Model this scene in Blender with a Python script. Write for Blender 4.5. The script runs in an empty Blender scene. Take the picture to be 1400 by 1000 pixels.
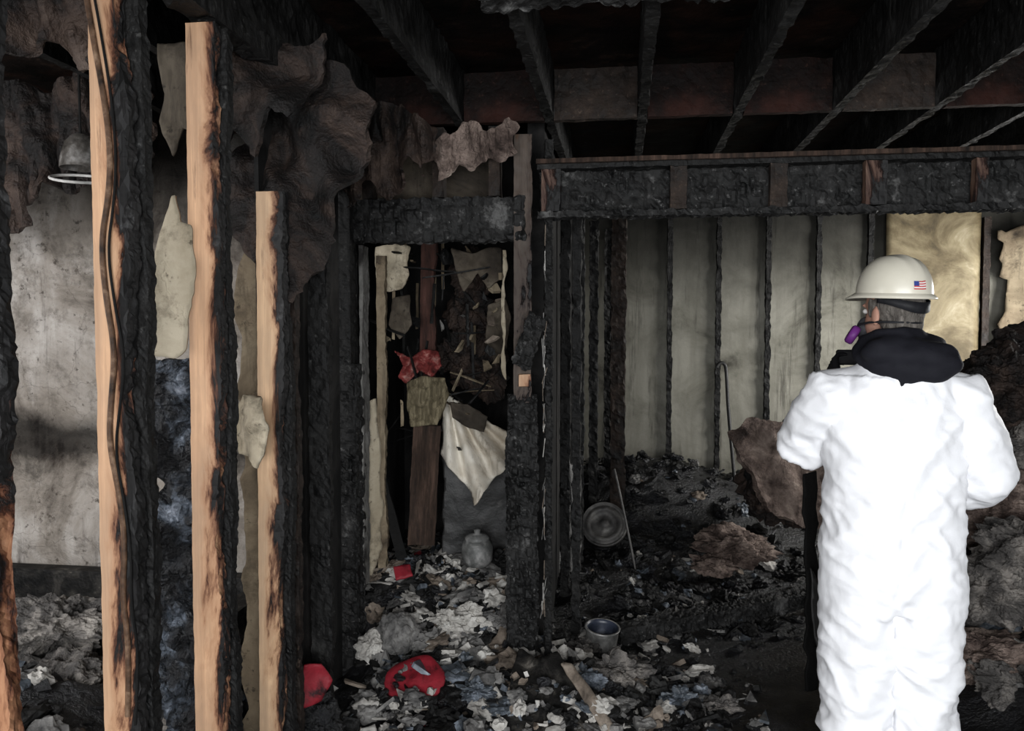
import bpy, bmesh, math, random
from mathutils import Vector, Matrix, noise, Euler

A = math.radians(7.8)
CA, SA = math.cos(A), math.sin(A)
def cam_to_room(x, d, z):  # positions passed in are image coordinates scaled to metres at an estimated depth
    "camera frame (metres right / ahead of the camera) -> building axes"
    return Vector((x*CA - d*SA, x*SA + d*CA, z))
scene = bpy.context.scene
scene.view_settings.view_transform = 'Standard'

# ------------------------------------------------------------------ materials
class NT:
    def __init__(s, name):
        s.m = bpy.data.materials.new(name); s.m.use_nodes = True
        s.t = s.m.node_tree; s.n = s.t.nodes; s.b = s.n['Principled BSDF']
        s.tc = s.n.new('ShaderNodeTexCoord')
    def link(s, a, b): s.t.links.new(a, b)
    def mapping(s, sc=(1,1,1), coord='Object'):
        mp = s.n.new('ShaderNodeMapping'); mp.inputs['Scale'].default_value = sc
        s.link(s.tc.outputs[coord], mp.inputs['Vector']); return mp.outputs[0]
    def noise(s, vec, scale, detail=6, rough=0.6, dist=0.0):
        n = s.n.new('ShaderNodeTexNoise'); n.inputs['Scale'].default_value = scale
        n.inputs['Detail'].default_value = detail; n.inputs['Roughness'].default_value = rough
        n.inputs['Distortion'].default_value = dist
        s.link(vec, n.inputs['Vector']); return n.outputs['Fac']
    def vor(s, vec, scale, metric='EUCLIDEAN', feature='F1'):
        n = s.n.new('ShaderNodeTexVoronoi'); n.feature = feature
        if feature != 'DISTANCE_TO_EDGE': n.distance = metric
        n.inputs['Scale'].default_value = scale
        s.link(vec, n.inputs['Vector']); return n.outputs['Distance']
    def ramp(s, fac, stops, interp='LINEAR'):
        r = s.n.new('ShaderNodeValToRGB'); e = r.color_ramp.elements
        r.color_ramp.interpolation = interp
        while len(e) < len(stops): e.new(0.5)
        for i, (p, c) in enumerate(stops):
            e[i].position = p; e[i].color = (c[0], c[1], c[2], 1)
        s.link(fac, r.inputs[0]); return r.outputs[0]
    def math(s, op, a, b=None, c=None):
        n = s.n.new('ShaderNodeMath'); n.operation = op
        for i, v in enumerate((a, b, c)):
            if v is None: continue
            if isinstance(v, (int, float)): n.inputs[i].default_value = v
            else: s.link(v, n.inputs[i])
        return n.outputs[0]
    def mix(s, f, a, b, mode='MIX'):
        n = s.n.new('ShaderNodeMix'); n.data_type = 'RGBA'; n.blend_type = mode
        for i, v in ((0, f), (6, a), (7, b)):
            if isinstance(v, (int, float)): n.inputs[i].default_value = v
            elif isinstance(v, tuple): n.inputs[i].default_value = (v[0], v[1], v[2], 1)
            else: s.link(v, n.inputs[i])
        return n.outputs[2]
    def bump(s, h, strength=0.5, dist=0.01, prev=None):
        b = s.n.new('ShaderNodeBump'); b.inputs['Strength'].default_value = strength
        b.inputs['Distance'].default_value = dist; s.link(h, b.inputs['Height'])
        if prev: s.link(prev, b.inputs['Normal'])
        return b.outputs[0]
    def done(s, col, rough=0.8, nrm=None, spec=0.3, metal=0.0):
        if isinstance(col, tuple): s.b.inputs['Base Color'].default_value = (col[0], col[1], col[2], 1)
        else: s.link(col, s.b.inputs['Base Color'])
        if isinstance(rough, (int, float)): s.b.inputs['Roughness'].default_value = rough
        else: s.link(rough, s.b.inputs['Roughness'])
        s.b.inputs['Specular IOR Level'].default_value = spec
        s.b.inputs['Metallic'].default_value = metal
        if nrm: s.link(nrm, s.b.inputs['Normal'])
        return s.m

def m_noise(name, stops, scale=5, stretch=(1,1,1), detail=8, rough=0.85, bump=0.4, bscale=30, bdist=0.01, spec=0.2, metal=0, dist=0.3):
    s = NT(name); v = s.mapping(stretch)
    f = s.noise(v, scale, detail, 0.65, dist)
    c = s.ramp(f, stops)
    n = s.bump(s.noise(v, bscale, 6), bump, bdist)
    return s.done(c, rough, n, spec, metal)

def m_char(name, hi=(0.012,0.0115,0.011), ash=(0.045,0.044,0.042), cell=28, stretch=(1,1,0.6), ashpos=0.70, spec=0.22, tint=None):
    s = NT(name); v = s.mapping(stretch)
    w = s.mapping((1,1,1))
    n1 = s.noise(w, 5, 8, 0.7)
    col = s.ramp(n1, [(0.36,(0.002,0.002,0.002)),(0.58,hi),(ashpos,ash),(min(ashpos+0.12,1),ash)])
    n3 = s.noise(w, 45, 6, 0.7)
    col = s.mix(s.ramp(n3, [(0.60,(0,0,0)),(0.72,(0.7,)*3)]), col, tuple(min(1, c*1.8) for c in ash))
    if tint:
        n2 = s.noise(w, 2.2, 5, 0.6, 0.5)
        col = s.mix(s.ramp(n2, [(0.5,(0,0,0)),(0.62,(1,1,1))]), col, tint)
    vo = s.vor(v, cell, 'CHEBYCHEV')
    b1 = s.bump(s.math('MULTIPLY', vo, -1.0), 0.8, 0.012)
    b2 = s.bump(s.noise(w, 60, 5), 0.6, 0.008, b1)
    return s.done(col, s.ramp(n1, [(0.3,(0.5,)*3),(0.7,(0.85,)*3)]), b2, spec)

def m_burnwood(name, bias=0.0, k=9.0, nk=1.8, fresh=((0.55,0.335,0.20),(0.43,0.25,0.145)), zk=0.0):
    s = NT(name); o = s.tc.outputs['Object']
    sep = s.n.new('ShaderNodeSeparateXYZ'); s.link(o, sep.inputs[0])
    grain = s.noise(s.mapping((60,60,1.6)), 1.0, 7, 0.65, 0.8)
    wood = s.ramp(grain, [(0.3,fresh[1]),(0.5,fresh[0]),(0.62,tuple(min(1,c*1.2) for c in fresh[0])),(0.75,fresh[1])])
    big = s.noise(s.mapping((5,5,1.6)), 1.6, 9, 0.68, 0.7)
    knots = s.vor(s.mapping((12,12,2.6)), 1.0)
    wood = s.mix(s.ramp(knots, [(0.07,(0.8,)*3),(0.13,(0,0,0))]), wood, (0.08,0.04,0.02))
    wood = s.mix(s.ramp(s.noise(s.mapping((2,2,0.7)), 3, 5), [(0.42,(0,0,0)),(0.62,(0.65,)*3)]), wood, (fresh[0][0]*.62,fresh[0][1]*.66,fresh[0][2]*.72))
    wood = s.mix(s.ramp(s.noise(s.mapping((14,14,1.2)), 2, 7, 0.7), [(0.59,(0,0,0)),(0.68,(0.8,)*3)]), wood, (fresh[0][0]*.22,fresh[0][1]*.19,fresh[0][2]*.19))
    t = s.math('ADD', s.math('MULTIPLY', sep.outputs[0], k), s.math('MULTIPLY', s.math('SUBTRACT', big, 0.5), nk))
    t = s.math('ADD', t, 0.35 + bias)
    if zk: t = s.math('ADD', t, s.math('MULTIPLY', sep.outputs[2], zk))
    f0 = s.ramp(t, [(0.18,(0,0,0)),(0.42,(0.7,)*3)])
    f1 = s.ramp(t, [(0.36,(0,0,0)),(0.50,(1,1,1))])
    f2 = s.ramp(t, [(0.50,(0,0,0)),(0.58,(1,1,1))])
    col = s.mix(f0, wood, (fresh[0][0]*.60,fresh[0][1]*.48,fresh[0][2]*.42))
    col = s.mix(f1, col, (fresh[0][0]*.20,fresh[0][1]*.13,fresh[0][2]*.12))
    ch = s.ramp(s.noise(s.mapping((1,1,1)), 14, 8, 0.7), [(0.35,(0.003,0.003,0.003)),(0.6,(0.012,0.011,0.011)),(0.74,(0.07,0.07,0.07))])
    col = s.mix(f2, col, ch)
    b1 = s.bump(grain, 0.35, 0.004)
    vo = s.vor(s.mapping((1,1,0.6)), 34, 'CHEBYCHEV')
    b2 = s.bump(s.math('MULTIPLY', s.math('MULTIPLY', vo, -1.0), f2), 0.9, 0.01, b1)
    return s.done(col, 0.65, b2, 0.3)

def m_sootwall(name, base=(0.42,0.40,0.35), soot=(0.03,0.028,0.026), amt=0.5, mid=None, bands=None, spots=True, cracks=0.25, xshade=None, blister=0.0):
    s = NT(name); v = s.mapping((1,1,1))
    n = s.noise(v, 1.9, 10, 0.68, 0.5)
    mid = mid or tuple(0.55*b for b in base)
    col = s.ramp(n, [(amt-0.16,soot),(amt-0.03,mid),(amt+0.14,base),(1,base)])
    streak = s.noise(s.mapping((7,7,0.7)), 1.5, 7, 0.6)
    col = s.mix(s.ramp(streak, [(0.45,(0,0,0)),(0.75,(0.8,)*3)]), col, mid)
    col = s.mix(s.ramp(s.noise(s.mapping((11,11,1.0)), 1.1, 8, 0.7), [(0.56,(0,0,0)),(0.70,(0.75,)*3)]), col, soot)
    if spots:
        col = s.mix(s.ramp(s.noise(v, 22, 5, 0.7), [(0.60,(0,0,0)),(0.68,(0.8,)*3)]), col, soot)
        col = s.mix(s.ramp(s.noise(v, 6, 9, 0.78), [(0.52,(0,0,0)),(0.66,(0.85,)*3)]), col, tuple(0.5*m for m in mid))
    sep = s.n.new('ShaderNodeSeparateXYZ'); s.link(s.tc.outputs['Object'], sep.inputs[0])
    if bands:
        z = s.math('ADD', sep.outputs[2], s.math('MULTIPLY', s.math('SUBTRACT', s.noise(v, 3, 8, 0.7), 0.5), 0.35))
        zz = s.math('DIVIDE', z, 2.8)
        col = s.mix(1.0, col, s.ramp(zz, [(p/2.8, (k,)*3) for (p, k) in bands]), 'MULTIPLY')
    if xshade:  # light falloff along x, multiplied into the colour
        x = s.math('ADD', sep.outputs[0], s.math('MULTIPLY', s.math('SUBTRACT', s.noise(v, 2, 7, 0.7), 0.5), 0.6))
        f = s.ramp(s.math('DIVIDE', x, 4.0), [(p/4.0, (k,)*3) for (p, k) in xshade])
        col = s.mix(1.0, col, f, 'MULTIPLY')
    b = s.bump(s.noise(v, 40, 6), 0.3, 0.006)
    if blister:
        b = s.bump(s.noise(v, 7, 9, 0.6, 0.8), blister, 0.05, b)
    if cracks:
        dn = s.n.new('ShaderNodeVectorMath'); dn.operation = 'ADD'
        nz = s.n.new('ShaderNodeTexNoise'); nz.inputs['Scale'].default_value = 4; nz.inputs['Detail'].default_value = 8; s.link(v, nz.inputs['Vector'])
        s.link(v, dn.inputs[0]); sc = s.n.new('ShaderNodeVectorMath'); sc.operation = 'SCALE'; sc.inputs['Scale'].default_value = 0.6
        s.link(nz.outputs['Color'], sc.inputs[0]); s.link(sc.outputs[0], dn.inputs[1])
        cr = s.vor(dn.outputs[0], 1.7, feature='DISTANCE_TO_EDGE')
        b = s.bump(s.ramp(cr, [(0.0,(0,0,0)),(0.012,(1,1,1))]), cracks, 0.006, b)
        if cracks > 0.3: col = s.mix(s.ramp(cr, [(0.0,(0.35,)*3),(0.008,(0,0,0))]), col, soot)
    return s.done(col, 0.85, b, 0.2)

M = {}
M['char'] = m_char('charred_timber')
M['char_ash'] = m_char('charred_timber_ashy', hi=(0.020,0.0195,0.019), ash=(0.10,0.098,0.095), ashpos=0.65)
M['char_brown'] = m_char('charred_brown', hi=(0.024,0.016,0.012), ash=(0.07,0.05,0.038), cell=20)
M['soffit'] = m_char('scorched_deck', hi=(0.009,0.006,0.005), ash=(0.03,0.018,0.013), cell=9, stretch=(1,1,1), ashpos=0.66, tint=(0.02,0.009,0.006), spec=0.1)
M['ceil_red'] = m_char('scorched_red_board', hi=(0.011,0.006,0.005), ash=(0.034,0.018,0.014), cell=9, stretch=(1,1,1), ashpos=0.64, tint=(0.026,0.010,0.0075), spec=0.1)
M['stud'] = m_burnwood('half_burnt_pine', 0.06)
M['stud2'] = m_burnwood('half_burnt_pine_b', -0.08)
M['stud3'] = m_burnwood('half_burnt_pine_c', 0.0, fresh=((0.50,0.33,0.20),(0.40,0.25,0.145)))
M['stud0'] = m_burnwood('half_burnt_pine_d', -0.02, zk=0.35, fresh=((0.38,0.20,0.11),(0.25,0.12,0.065)))
M['poststud'] = m_burnwood('scorched_post_wood', 0.0, k=3, nk=2.4, fresh=((0.065,0.048,0.037),(0.035,0.026,0.020)))
M['cripple'] = m_burnwood('scorched_cripple', 0.18, k=3, nk=1.6, fresh=((0.17,0.11,0.08),(0.10,0.06,0.042)))
M['stick'] = m_noise('brown_scorched_wood', [(0.3,(0.008,0.006,0.005)),(0.5,(0.035,0.022,0.016)),(0.7,(0.085,0.052,0.038))], 4, (8,8,1), bump=0.5)
M['redstud'] = m_noise('red_brown_wood', [(0.3,(0.010,0.006,0.005)),(0.55,(0.045,0.020,0.015)),(0.75,(0.09,0.042,0.034))], 4, (8,8,1), bump=0.5)
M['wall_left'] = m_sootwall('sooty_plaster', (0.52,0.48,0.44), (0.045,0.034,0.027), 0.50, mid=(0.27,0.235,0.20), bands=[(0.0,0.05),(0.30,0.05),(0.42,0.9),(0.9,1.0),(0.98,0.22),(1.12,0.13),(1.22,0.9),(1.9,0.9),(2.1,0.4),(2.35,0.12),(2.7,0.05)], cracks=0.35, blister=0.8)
M['wall_back'] = m_sootwall('smoked_vignette_wallboard', (0.38,0.365,0.31), (0.05,0.045,0.037), 0.44, mid=(0.235,0.225,0.185), bands=[(0.0,0.3),(0.5,0.9),(1.2,1.0),(1.8,0.8),(2.15,0.30),(2.5,0.08)], spots=False, cracks=0, xshade=[(0,0.6),(1.6,0.85),(2.4,1.0),(4,1)])  # smoke plus a painted vignette, darker towards the left end
M['ply'] = m_noise('scorched_plywood', [(0.3,(0.03,0.023,0.012)),(0.45,(0.10,0.077,0.042)),(0.60,(0.20,0.165,0.10)),(0.74,(0.36,0.32,0.23))], 2.6, (1,1,1), detail=11, rough=0.6, spec=0.2, bump=0.3, dist=0.8)
M['wb'] = m_sootwall('torn_wallboard', (0.47,0.41,0.31), (0.06,0.045,0.03), 0.42, mid=(0.30,0.25,0.175), spots=True)
M['wbdim'] = m_sootwall('stained_wallboard', (0.25,0.205,0.14), (0.025,0.019,0.013), 0.49, mid=(0.13,0.10,0.066), spots=True)
M['wbdark'] = m_sootwall('scorched_dim_wallboard', (0.12,0.10,0.075), (0.012,0.010,0.008), 0.54, mid=(0.05,0.04,0.03), spots=True)
M['wbgrey'] = m_sootwall('torn_wallboard_grey', (0.30,0.29,0.27), (0.022,0.020,0.019), 0.54)
M['wbwhite'] = m_sootwall('torn_wallboard_white', (0.70,0.66,0.58), (0.10,0.08,0.06), 0.42, mid=(0.42,0.36,0.28), spots=False)
M['soot'] = m_noise('soot_black', [(0.3,(0.002,0.002,0.002)),(0.6,(0.008,0.0075,0.007)),(0.8,(0.025,0.023,0.022))], 4, bump=0.6)
M['charwb'] = m_sootwall('charred_wallboard', (0.045,0.042,0.04), (0.004,0.004,0.004), 0.62)
M['insul_brown'] = m_noise('burnt_insulation', [(0.34,(0.002,0.002,0.002)),(0.46,(0.010,0.007,0.006)),(0.56,(0.034,0.022,0.017)),(0.66,(0.072,0.049,0.038)),(0.80,(0.13,0.095,0.075))], 4.5, detail=13, bump=1.0, bscale=60, bdist=0.014, rough=0.62, spec=0.3, dist=0.8)
M['insul_grey'] = m_noise('grey_insulation', [(0.3,(0.02,0.019,0.018)),(0.47,(0.10,0.092,0.086)),(0.60,(0.27,0.245,0.22)),(0.75,(0.48,0.44,0.39))], 7, detail=13, bump=1.0, bscale=60, bdist=0.025)
M['insul_pink'] = m_noise('pink_insulation', [(0.30,(0.018,0.013,0.011)),(0.44,(0.09,0.064,0.054)),(0.58,(0.25,0.19,0.16)),(0.75,(0.45,0.37,0.31))], 7, detail=13, bump=1.0, bscale=60, bdist=0.025)
M['insul_blue'] = m_noise('wet_insulation_highlights', [(0.44,(0.003,0.003,0.004)),(0.52,(0.016,0.019,0.024)),(0.59,(0.10,0.12,0.15)),(0.68,(0.48,0.52,0.60))], 7, detail=13, bump=1.0, bscale=45, bdist=0.03, rough=0.45, spec=0.5)  # bluish white highlights painted into the brightest stops
M['bed'] = m_noise('wet_ash_bed', [(0.3,(0.002,0.002,0.002)),(0.52,(0.006,0.006,0.007)),(0.66,(0.018,0.018,0.021)),(0.8,(0.07,0.07,0.08))], 7, detail=12, bump=1.0, bscale=60, bdist=0.02, rough=0.38, spec=0.55)
M['ash'] = m_noise('ash_grey', [(0.3,(0.03,0.03,0.03)),(0.5,(0.12,0.115,0.11)),(0.7,(0.27,0.26,0.245))], 12, bump=0.8)
M['ashw'] = m_noise('ash_white', [(0.3,(0.14,0.13,0.12)),(0.5,(0.38,0.36,0.33)),(0.7,(0.62,0.60,0.56))], 12, bump=0.7)
M['ashb'] = m_noise('ash_sky_tint', [(0.3,(0.015,0.018,0.022)),(0.5,(0.06,0.07,0.082)),(0.7,(0.27,0.30,0.35))], 12, bump=0.8, rough=0.4, spec=0.5)  # bluish sky reflection painted into the ash colour
M['tan'] = m_noise('tan_scrap', [(0.3,(0.05,0.04,0.032)),(0.5,(0.15,0.12,0.095)),(0.7,(0.32,0.27,0.22))], 12, bump=0.6)
M['red'] = m_noise('red_plastic', [(0.36,(0.02,0.005,0.006)),(0.46,(0.20,0.012,0.02)),(0.68,(0.30,0.018,0.03)),(0.78,(0.16,0.06,0.06))], 9, detail=10, bump=0.5, bscale=25, rough=0.6, spec=0.3)
M['redcloth'] = m_noise('red_cloth', [(0.3,(0.03,0.007,0.006)),(0.5,(0.14,0.022,0.02)),(0.60,(0.26,0.10,0.085)),(0.75,(0.36,0.27,0.24))], 18, bump=0.6)
M['olive'] = m_noise('olive_cloth', [(0.3,(0.03,0.024,0.012)),(0.5,(0.11,0.09,0.055)),(0.7,(0.26,0.22,0.14))], 4, (14,14,1), bump=0.5)
M['metal'] = m_noise('sooty_metal', [(0.3,(0.02,0.02,0.02)),(0.55,(0.09,0.085,0.08)),(0.8,(0.26,0.25,0.23))], 10, rough=0.55, spec=0.35, metal=0.3, bump=0.4)
M['dmetal'] = m_noise('dark_metal', [(0.3,(0.008,0.008,0.008)),(0.6,(0.03,0.029,0.028)),(0.8,(0.09,0.085,0.08))], 8, rough=0.5, spec=0.4, metal=0.3, bump=0.4)
M['pot'] = m_noise('enamel_pot_grey', [(0.3,(0.06,0.06,0.058)),(0.5,(0.25,0.245,0.235)),(0.7,(0.52,0.51,0.49))], 14, rough=0.4, spec=0.5, bump=0.4, metal=0.3)
M['jar'] = m_noise('sooty_ceramic', [(0.3,(0.03,0.03,0.03)),(0.5,(0.12,0.12,0.115)),(0.7,(0.32,0.31,0.30))], 14, rough=0.5, spec=0.4, bump=0.4)
M['blue'] = m_noise('pot_interior', [(0.3,(0.012,0.015,0.022)),(0.55,(0.035,0.042,0.065)),(0.72,(0.14,0.155,0.20))], 12, rough=0.35, spec=0.5, bump=0.2)
M['cable'] = m_noise('melted_cable', [(0.35,(0.02,0.012,0.008)),(0.55,(0.10,0.055,0.032)),(0.7,(0.26,0.17,0.11))], 20, rough=0.6, bump=0.4)
M['tile'] = m_noise('sooty_board', [(0.36,(0.004,0.004,0.004)),(0.50,(0.014,0.013,0.012)),(0.60,(0.045,0.041,0.036)),(0.72,(0.20,0.18,0.155))], 9, detail=13, bump=0.9, rough=0.6, dist=1.0)
M['suit'] = m_noise('white_coverall', [(0.3,(0.83,0.83,0.85)),(0.7,(0.90,0.90,0.92))], 3, bump=0.25, bscale=22, rough=0.6, spec=0.3)
M['helmet'] = m_noise('helmet_offwhite', [(0.3,(0.58,0.545,0.45)),(0.7,(0.68,0.64,0.54))], 3, bump=0.03, rough=0.3, spec=0.5)
M['hood'] = m_noise('black_fabric', [(0.3,(0.005,0.005,0.008)),(0.7,(0.013,0.013,0.018))], 6, bump=0.3, bscale=120, bdist=0.004, rough=0.8)
M['glove'] = m_noise('black_glove', [(0.3,(0.008,0.008,0.01)),(0.7,(0.02,0.02,0.022))], 9, bump=0.3, rough=0.6)
M['skin'] = m_noise('skin', [(0.3,(0.36,0.19,0.14)),(0.7,(0.46,0.26,0.19))], 8, bump=0.2, rough=0.5)
M['hair'] = m_noise('grey_hair', [(0.3,(0.05,0.043,0.038)),(0.55,(0.14,0.125,0.11)),(0.75,(0.28,0.25,0.225))], 14, (5,5,1), bump=0.9, bscale=50, rough=0.6)
M['mask'] = m_noise('respirator_rubber', [(0.3,(0.05,0.05,0.055)),(0.7,(0.09,0.09,0.10))], 6, bump=0.1, rough=0.5)
M['purple'] = m_noise('purple_cartridge', [(0.3,(0.10,0.02,0.14)),(0.7,(0.17,0.035,0.22))], 6, bump=0.1, rough=0.45)
M['eye'] = m_noise('eye_white', [(0.3,(0.7,0.68,0.65)),(0.7,(0.75,0.73,0.7))], 6, bump=0, rough=0.2)
M['flagred'] = m_noise('flag_red', [(0.3,(0.45,0.05,0.05)),(0.7,(0.5,0.06,0.06))], 6, bump=0)
M['flagwhite'] = m_noise('flag_white', [(0.3,(0.7,0.7,0.68)),(0.7,(0.75,0.75,0.72))], 6, bump=0)
M['flagblue'] = m_noise('flag_blue', [(0.3,(0.03,0.05,0.20)),(0.7,(0.04,0.06,0.24))], 6, bump=0)
M['wh'] = m_noise('white_enamel', [(0.3,(0.2,0.2,0.19)),(0.6,(0.65,0.63,0.6))], 9, bump=0.1, rough=0.4)
M['rusty'] = m_noise('scorched_shade', [(0.35,(0.02,0.018,0.015)),(0.5,(0.07,0.063,0.056)),(0.7,(0.22,0.21,0.20))], 12, bump=0.4, rough=0.5)

# ------------------------------------------------------------------ mesh helpers
def new_obj(name, verts, faces, mats, fm=None, smooth=False, parent=None):
    me = bpy.data.meshes.new(name); me.from_pydata([tuple(v) for v in verts], [], faces)
    for m in mats: me.materials.append(M[m])
    if fm:
        for p, i in zip(me.polygons, fm): p.material_index = i
    if smooth:
        for p in me.polygons: p.use_smooth = True
    me.update()
    o = bpy.data.objects.new(name, me); scene.collection.objects.link(o)
    if parent: o.parent = parent
    return o

def boxgrid(sx, sy, sz, res):
    bm = bmesh.new(); bmesh.ops.create_cube(bm, size=1.0)
    bmesh.ops.scale(bm, vec=(sx, sy, sz), verts=bm.verts)
    for ax, L in ((0, sx), (1, sy), (2, sz)):
        cuts = int(L/res) - 1
        if cuts < 1: continue
        es = [e for e in bm.edges if abs(abs((e.verts[0].co-e.verts[1].co)[ax]) - L) < 1e-5]
        bmesh.ops.subdivide_edges(bm, edges=es, cuts=cuts, use_grid_fill=True)
    return bm

def alligator(p, cell):
    q = Vector((p.x/cell, p.y/cell, p.z/(cell*1.5)))
    d, _ = noise.voronoi(q, distance_metric='CHEBYCHEV')
    return min(1.0, (d[1]-d[0])*3.0)

def timber(name, size, loc, mat, rot=(0,0,0), res=0.03, amp=0.004, ally=0.0, cell=0.03, seed=0, low=0.6, parent=None, taper_end=0.0, erode=0.0):
    """a rough, fire-eroded timber; cracked cells for char; erode = bites out of the +x arris"""
    bm = boxgrid(*size, res)
    bm.normal_update()
    off = Vector((seed*7.3, seed*3.1, seed*5.7))
    L = max(size); ax = size.index(L)
    for v in bm.verts:
        n = v.normal.copy(); p = v.co.copy()
        d = noise.noise(p*9 + off)*amp*low*1.4 + noise.noise(p*30 + off)*amp*0.7
        if ally: d += (alligator(p + off, cell) - 1.0)*ally
        if taper_end:
            t = p[ax]/L + 0.5
            if t > 0.85: d -= (t-0.85)/0.15*taper_end*(1+noise.noise(p*40+off))
        q = p + n*d
        if erode and p.x > 0:
            k = (p.x/(size[0]/2))**2
            b = max(0, noise.noise(Vector((0,0,p.z*3))+off)+0.15) + 0.5*max(0, noise.noise(Vector((0,p.y*20,p.z*16))+off)) + 0.35*abs(noise.noise(Vector((0,p.y*50,p.z*48))+off))
            q.x -= k*b*erode
        v.co = q
    me = bpy.data.meshes.new(name); bm.to_mesh(me); bm.free()
    me.materials.append(M[mat])
    o = bpy.data.objects.new(name, me); scene.collection.objects.link(o)
    o.location = loc; o.rotation_euler = rot
    if parent: o.parent = parent
    return o

def empty(name, loc=(0,0,0), rot=0):
    e = bpy.data.objects.new(name, None); scene.collection.objects.link(e)
    e.location = loc; e.rotation_euler = (0,0,rot); e.empty_display_size = 0.1
    return e

def box(name, lo, hi, mat, parent=None):
    x0,y0,z0 = lo; x1,y1,z1 = hi
    vs = [(x0,y0,z0),(x1,y0,z0),(x1,y1,z0),(x0,y1,z0),(x0,y0,z1),(x1,y0,z1),(x1,y1,z1),(x0,y1,z1)]
    fs = [(0,3,2,1),(4,5,6,7),(0,1,5,4),(1,2,6,5),(2,3,7,6),(3,0,4,7)]
    return new_obj(name, vs, fs, [mat], parent=parent)

def inside(pt, poly):
    x, y = pt; r = False; j = len(poly)-1
    for i in range(len(poly)):
        xi, yi = poly[i]; xj, yj = poly[j]
        if (yi > y) != (yj > y) and x < (xj-xi)*(y-yi)/(yj-yi)+xi: r = not r
        j = i
    return r
def nearest(pt, poly):
    p = Vector(pt); best = None; bd = 1e9
    for i in range(len(poly)):
        a = Vector(poly[i]); b = Vector(poly[(i+1) % len(poly)]); ab = b-a
        t = max(0, min(1, (p-a).dot(ab)/max(ab.length_squared, 1e-12)))
        q = a+ab*t; d = (p-q).length
        if d < bd: bd = d; best = q
    return best
def jag(poly, step, amp, rng):
    out = []
    for i in range(len(poly)):
        a = Vector(poly[i]); b = Vector(poly[(i+1) % len(poly)]); L = (b-a).length
        n = max(1, int(L/step)); pr = Vector((-(b-a).y, (b-a).x)).normalized()
        for k in range(n):
            q = a.lerp(b, (k+(rng.uniform(-.3,.3) if k else 0))/n)
            if k: q += pr*rng.uniform(-amp, amp)
            out.append((q.x, q.y))
    return out

def sheet(name, pts, d0, mat, kx=0, kz=0, amp=0.02, freq=5, thick=0.01, res=0.009, ragged=0.012, seed=1, fold=None, to=cam_to_room, fuzz=0.0, ridge=0.0, step=0.07, drape=False):
    """torn / crumpled sheet: outline in (across, height) metres, standing at distance d0"""
    rng = random.Random(seed)
    ins = mat.startswith('insul')
    if ins and not fuzz: fuzz = 0.006; ridge = ridge or amp*0.5
    if drape: step = 0.045
    poly = jag(pts, step, ragged*1.3, rng) if ragged else pts
    if ragged: poly = jag(poly, 0.018, 0.007 if ins else 0.0025, rng)
    xs = [p[0] for p in poly]; zs = [p[1] for p in poly]
    x0, x1, z0, z1 = min(xs), max(xs), min(zs), max(zs)
    nx = int((x1-x0)/res)+2; nz = int((z1-z0)/res)+2
    cx, cz = (x0+x1)/2, (z0+z1)/2
    idx = {}; verts2 = []; faces = []
    def vid(i, j):
        if (i, j) not in idx:
            idx[(i, j)] = len(verts2); verts2.append([x0+i*res, z0+j*res])
        return idx[(i, j)]
    for i in range(nx):
        for j in range(nz):
            if inside((x0+(i+.5)*res, z0+(j+.5)*res), poly):
                faces.append((vid(i,j), vid(i+1,j), vid(i+1,j+1), vid(i,j+1)))
    cnt = {}
    for f in faces:
        for v in f: cnt[v] = cnt.get(v, 0)+1
    for v, c in cnt.items():
        if c < 4:
            q = nearest(verts2[v], poly)
            if (q-Vector(verts2[v])).length < res*1.2: verts2[v] = [q.x, q.y]
    vs = []
    o3 = Vector((seed*3.3, seed*1.7, 0))
    for x, z in verts2:
        p = Vector((x, z, 0))*freq + o3
        if drape: # long vertical swags
            g = Vector((x*freq*2.4+z*0.9, z*freq*0.55, 0))+o3
            dd = noise.noise(g)*amp + noise.noise(g*2.3)*amp*0.5 - abs(noise.noise(g*1.5+Vector((5,5,5))))*amp*0.8
        else:
            dd = noise.noise(p)*amp + noise.noise(p*2.7)*amp*0.35 - abs(noise.noise(p*1.6+Vector((5,5,5))))*amp*0.5
        if ridge:
            q = Vector((p.x*1.3+p.y*0.8, p.y*0.8-p.x*0.4, 3.0))
            dd += abs(noise.noise(q*1.2))*ridge*1.6 + abs(noise.noise(q*2.6+Vector((1,7,1))))*ridge*0.7
        if fuzz:
            dd += fuzz*(noise.noise(p*5)+0.7*noise.noise(p*11))
        if fold: dd += fold(x-cx, z-cz)
        vs.append(to(x, d0 + kx*(x-cx) + kz*(z-cz) + dd, z))
    o = new_obj(name, vs, faces, [mat], smooth=not ins)
    m = o.modifiers.new('thick', 'SOLIDIFY'); m.thickness = thick; m.offset = 0
    return o

def curve(name, pts, r, mat, parent=None):
    cu = bpy.data.curves.new(name, 'CURVE'); cu.dimensions = '3D'; cu.bevel_depth = r; cu.bevel_resolution = 3; cu.use_fill_caps = True
    s = cu.splines.new('NURBS'); s.points.add(len(pts)-1); s.use_endpoint_u = True; s.order_u = 3
    for p, q in zip(s.points, pts): p.co = (q[0], q[1], q[2], 1)
    cu.materials.append(M[mat])
    o = bpy.data.objects.new(name, cu); scene.collection.objects.link(o)
    if parent: o.parent = parent
    return o

def ico(sub):
    bm = bmesh.new(); bmesh.ops.create_icosphere(bm, subdivisions=sub, radius=1)
    v = [x.co.copy() for x in bm.verts]; f = [tuple(a.index for a in x.verts) for x in bm.faces]; bm.free()
    return v, f
ICO = {k: ico(k) for k in (1, 2, 3, 5, 6)}

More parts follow.
